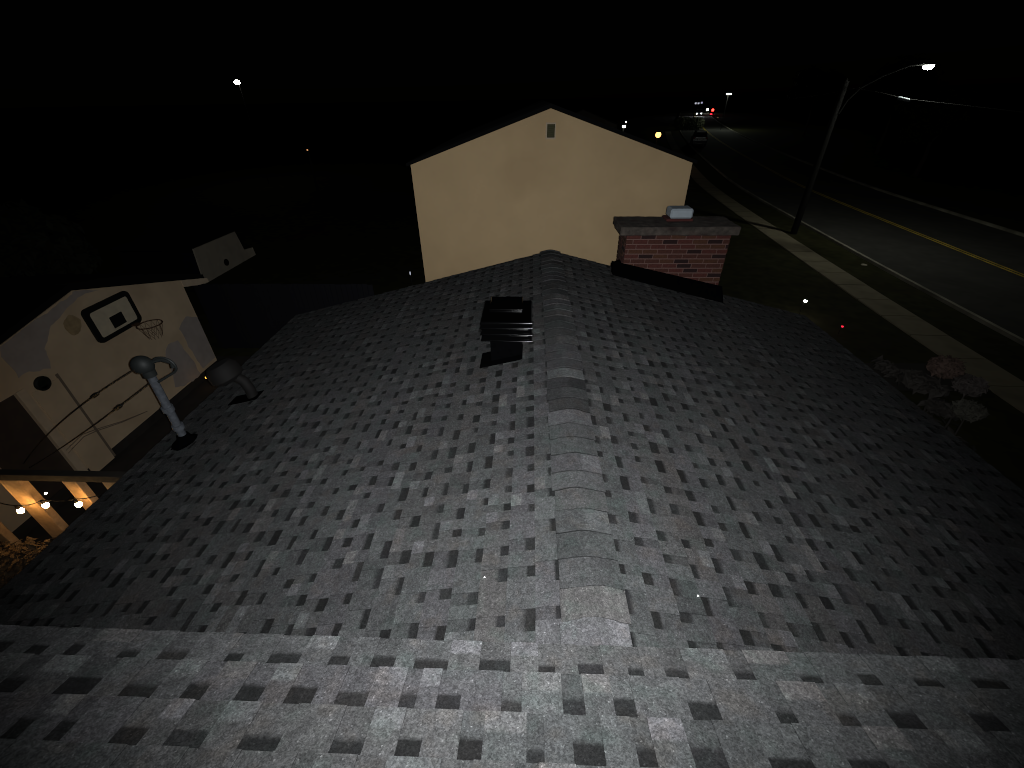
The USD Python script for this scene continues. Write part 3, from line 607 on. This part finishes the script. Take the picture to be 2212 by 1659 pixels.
# ------------------------------------------------------------------ street lamp, pole, wires
px, py = 13.62, 23.4
pole = thing('utility_pole', 'dark wooden utility pole between the pavement and the street', 'utility pole', (px, py, 0))
obj('shaft', tube([(px, py, -.1), (px, py, 3), (px + .03, py, Z(.35))], [.16, .145, .12], 14), 'pole_wood', pole, smooth=40)
obj('insulator', lathe([(0, 0), (.05, 0), (.06, .05), (.03, .1), (0, .12)], (px + .03, py, Z(.34))), 'pole_wood', pole)
lamp = thing('street_lamp', 'white glowing street lamp on a curved arm over the street', 'street lamp', (px, py, Z(-.9)))
hp = np.array([15.13, 21.0, Z(.735)])
a0 = np.array([px + .12, py - .12, Z(-.85)])
obj('arm', tube([a0, a0 + (.12, -.1, .5), a0 + (.35, -.35, .95), a0 + (.75, -.9, 1.35), hp + (-.35, .5, .06), hp + (-.1, .15, .06)], .032, 8), 'steel_arm', lamp, smooth=40)
hm = ball(hp + (0, 0, .035), 1.0, 2); hm.vertices = (np.array(hm.vertices) - hp) * np.array([.22, .14, .05]) + hp + (0, 0, .055)
obj('housing', hm, 'steel_arm', lamp, smooth=True)
ln_ = ball((0, 0, 0), 1.0, 2); v = np.array(ln_.vertices); v *= np.array([.19, .13, .115]); v[:, 2] = np.minimum(v[:, 2], .045); ln_ = trimesh.Trimesh(v + hp + (0, 0, .0), ln_.faces, process=False)
obj('lens', ln_, 'led_street', lamp, smooth=True)
wp = [(px, py, Z(.12)), (14.45, 21.3, Z(-.19)), (14.71, 21., Z(-.274)), (15.4, 20., Z(-.42)), (19., 15., Z(-1.0)), (26, 6, Z(-.6))]
from scipy.interpolate import CubicSpline
ts = np.linspace(0, 1, 50); cs_ = CubicSpline([0, .12, .16, .25, .6, 1], np.array(wp)); wpts = cs_(ts)
oc = thing('overhead_cable', 'overhead cable with a pale splice case crossing under the street lamp', 'cable', wp[0])
obj('cable', tube(wpts, .013, 6), 'cable', oc, smooth=40)
d = np.array([.6, -.7, -.2]); d /= np.linalg.norm(d); c_ = np.array(wp[2]) - (0, 0, .03)
obj('splice_case', tube([c_ - d * .24, c_ - d * .19, c_ + d * .19, c_ + d * .24], [.02, .06, .06, .02], 10), 'flue_metal', oc, smooth=40)
oc2 = thing('overhead_cable', 'overhead line running along the street from the utility pole', 'cable', (px, py, Z(.1)))
obj('cable', tube(sag((px + .7, py, Z(.11)), (24.5, 66, Z(.3)), .7, 40), .012, 5), 'cable', oc2)

# ------------------------------------------------------------------ cars and signals down the street
def car(name, label, x, y, yaw, away=True, lit=None):
    t = thing(name, label, 'car', (x, y, 0))
    c, s = math.cos(yaw), math.sin(yaw)
    def R(m):
        v = np.array(m.vertices) if isinstance(m, trimesh.Trimesh) else np.array(m[0]); f = m.faces if isinstance(m, trimesh.Trimesh) else m[1]
        return np.stack([x + v[:, 0] * c - v[:, 1] * s, y + v[:, 0] * s + v[:, 1] * c, v[:, 2]], 1), np.array(f)
    W2 = .93
    low_ = hull([(sx * w, yv, zz) for sx in (-1, 1) for w, yv, zz in ((.88, -2.25, .35), (.93, -2.2, .75), (.90, -2.2, 1.02), (.93, 2.1, .75), (.86, 2.3, .4), (.84, 2.2, .95), (.93, 0, .35), (.9, 0, 1.05), (.93, 0, .8))])
    cab = hull([(sx * w, yv, zz) for sx in (-1, 1) for w, yv, zz in ((.88, -2.18, 1.0), (.70, -1.95, 1.70), (.70, .3, 1.72), (.85, 1.2, 1.02))])
    obj('body', R(cat(low_, cab)), 'car_black', t)
    obj('rear_window', R(hull([(sx * w, yv, zz) for sx in (-1, 1) for w, yv, zz in ((.70, -2.14, 1.16), (.60, -2.0, 1.58), (.70, -2.12, 1.16), (.60, -1.98, 1.58))])), 'car_glass', t)
    obj('windscreen', R(hull([(sx * w, yv, zz) for sx in (-1, 1) for w, yv, zz in ((.74, 1.13, 1.1), (.62, .45, 1.64), (.74, 1.10, 1.1), (.62, .42, 1.64))])), 'car_glass', t)
    for sx in (-1, 1):
        obj('side_window', R(hull([(sx * w, yv, zz) for w, yv, zz in ((.875, -1.9, 1.1), (.76, -1.8, 1.58), (.76, .2, 1.6), (.86, .85, 1.1), (.85, -1.9, 1.1), (.73, .2, 1.6))])), 'car_glass', t)
        obj('tail_light', R(box(sx * .80 - .09, sx * .80 + .09, -2.24, -2.16, .85, 1.1, .01)), 'lens_red', t)
        obj('headlight', R(ball((sx * .66, 2.22, .72), .15 if lit else .1, 1)), 'headlight' if lit else 'chrome', t)
        for yv in (-1.4, 1.42):
            w = lathe([(0, -.11), (.2, -.11), (.34, -.09), (.34, .09), (.2, .11), (0, .11)], (sx * .84, yv, .34), (1, 0, 0), 16); wp_ = obj('wheel', R(w), 'rubber', t)
            obj('rim', R(lathe([(0, 0), (.2, 0), (.19, .03), (0, .03)], (sx * .95, yv, .34), (sx, 0, 0), 14)), 'chrome', wp_)
    obj('number_plate', R(box(-.26, .26, -2.29, -2.27, .74, .90)), 'plate_white', t)
    obj('bumper', R(box(-.9, .9, -2.34, -2.2, .38, .62, .03)), 'car_black', t)
    obj('trim_strip', R(box(-.62, .62, -2.235, -2.2, 1.02, 1.07, .005)), 'chrome', t)
    obj('spoiler', R(box(-.62, .62, -2.12, -1.9, 1.66, 1.72, .01)), 'chrome', t)
    return t
car('parked_car', 'dark car parked at the kerb, seen from behind', 23.75, 71.0, -.24)
car('oncoming_car', 'car with bright white headlights far down the street', 53.6, 165., math.pi - .30, lit=True)
def ray(x, y, dist_y):
    """point on the line of sight through picture position (x, y; 2212 wide) at the forward distance dist_y"""
    v = (x - 1106) / 929.843 * rt - (y - 829.5) / 929.843 * up + fw
    return np.array([0, 0, H]) + v * dist_y / v[1]
def signal(name, label, categ, p, r, m, polemat='pole_wood', wall=False, group=None, post=.05, flat=None):
    p = np.asarray(p, float); t = thing(name, label, categ, (p[0], p[1], 0), group)
    obj('post', tube([(p[0], p[1] + r, -.05), (p[0], p[1] + r, max(p[2] - r * .8, .02))], post, 8), polemat, t, smooth=40)
    b = ball(p, r, 2)
    if flat: v = (np.array(b.vertices) - p) * np.array(flat) + p; b = trimesh.Trimesh(v, b.faces, process=False)
    obj('lamp_head', b, m, t, smooth=True)
    obj('cap', lathe([(0, .02), (r * .9, 0), (r * .5, r * .5), (0, r * .6)], p + (0, 0, r * (flat[2] if flat else 1) * .9)), 'fascia_dark', t)
    return t
# traffic signal
sp = ray(1540, 238, 175.); ts_ = thing('traffic_signal', 'red traffic signal at the far end of the street', 'traffic signal', (sp[0], sp[1], 0))
obj('pole', tube([(sp[0] + .6, sp[1] + .4, 0), (sp[0] + .6, sp[1] + .4, sp[2] + 1.2)], .12, 8), 'steel_arm', ts_)
obj('housing', box(sp[0] - .5, sp[0] + .5, sp[1] + .12, sp[1] + .5, sp[2] - 1.9, sp[2] + .6, .05), 'backboard_black', ts_)
for dz, m in ((0, 'signal_red'), (-.6, 'fascia_dark'), (-1.2, 'fascia_dark')): obj('lens', lathe([(0, -.12), (.42, 0), (.42, .05), (0, .05)], (sp[0], sp[1] + .1, sp[2] + dz), (0, 1, 0)), m, ts_)
r2 = ray(1536, 247, 172.)
signal('brake_lamp', 'small red lamp glowing below the traffic signal', 'lamp', r2, .38, 'red_small')
signal('amber_marker', 'small amber marker lamp beside the far kerb', 'marker lamp', ray(1550, 258, 150.), .32, 'amber_dim', flat=(.7, .7, 1.5))
signal('yard_lantern', 'bright amber yard lantern beyond the neighbouring roof', 'lantern', ray(1422, 291, 46.), .25, 'amber')
signal('porch_lamp', 'small white porch lamp left of the amber lantern', 'lamp', ray(1348, 273, 50.), .17, 'white_lamp', flat=(1, 1, .8))
signal('porch_lamp', 'tiny white lamp just above the porch lamp', 'lamp', ray(1352.5, 263, 58.), .075, 'white_lamp')
signal('flood_lamp', 'single white flood lamp high in the dark at left', 'flood lamp', ray(512, 178, 40.), .21, 'white_lamp', post=.018, flat=(1.15, .6, .8))
signal('garden_lamp', 'tiny orange garden lamp far off at left', 'lamp', ray(664, 324, 30.), .045, 'amber_dim')
signal('path_light', 'white path light on the lawn beyond the right eave', 'path light', ray(1740, 650, 13.2), .05, 'white_lamp', post=.008)
signal('red_marker', 'small red marker light nearer than the path light', 'marker light', ray(1820, 705, 12.0), .032, 'red_small', post=.006)
signal('lantern', 'tiny orange lantern below the garage wall', 'lantern', ray(447, 815, 8.85), .042, 'amber_small', post=.015)
signal('glint_stake', 'thin white stake glowing in place of a glint left of the tan wall foot', 'glint stake', ray(886, 590, 11.2), .03, 'dim_white', post=.012, flat=(.6, .6, 1.8))  # glint off a small pale object, given as an emissive stake
signal('far_street_lamp', 'distant greenish street lamp right of the traffic signal', 'street lamp', ray(1575, 203, 100.), .30, 'led_far', flat=(1.5, 1, .5))
for k, (x, y, lb) in enumerate(((1503, 223, 'left one of three distant white lamps above the headlights'), (1509, 223, 'middle one of three distant white lamps above the headlights'), (1516, 222, 'right one of three distant white lamps above the headlights'))):
    signal('distant_lamp', lb, 'lamp', ray(x, y, 210. + 4 * k), .38, 'dim_white')
signal('distant_lamp', 'distant white lamp just left of the traffic signal', 'lamp', ray(1528, 237, 185.), .34, 'white_lamp')
# houses across the far left and behind, dark
def far_house(x0, x1, y0, y1, h, rise, label):
    t = thing('far_house', label, 'house', ((x0 + x1) / 2, y0, 0)); xm = (x0 + x1) / 2
    obj('wall', prism_y([(x0, 0), (x1, 0), (x1, h), (xm, h + rise), (x0, h)], y0, y1), 'siding', t)
    s = rise / (xm - x0)
    obj('roof', prism_y([(x0 - .4, h - .4 * s + .01), (xm, h + rise + .01), (x1 + .4, h - .4 * s + .01), (x1 + .4, h - .4 * s + .12), (xm, h + rise + .13), (x0 - .4, h - .4 * s + .12)], y0 - .2, y1 + .2), 'roof_dark', t)
    wn = obj('window', box(xm - .6, xm + .6, y0 - .04, y0 - .002, 1.2, 2.4), 'pale_trim', t); obj('pane', box(xm - .53, xm + .53, y0 - .05, y0 - .041, 1.27, 2.33), 'car_glass', wn)
far_house(2., 10.5, 62., 72., 3.0, 1.6, 'dark house beyond the tan gable wall, behind the porch lamps')
# pale lid in the verge, flakes on the roof
mc = np.array([14.05, 18.4, 0.]); obj('valve_lid', lathe([(0, -.03), (.11, -.03), (.11, .012), (.09, .02), (0, .02)], mc), 'shed_paint', label='small pale round valve lid in the verge grass', category='valve lid')
for (x, y_), lb in (((-.213, 1.253), 'tiny white paint chip on the shingles left of the ridge'), ((.83, 1.19), 'tiny white paint chip on the shingles right of the ridge')):
    z_ = roofz(x) + .016
    obj('paint_chip', hull([(x - .006, y_, z_), (x + .006, y_ + .003, z_ + .001), (x, y_ + .010, z_ + .003), (x + .002, y_ + .004, z_ + .005)]), 'white_chip', label=lb, category='paint chip')
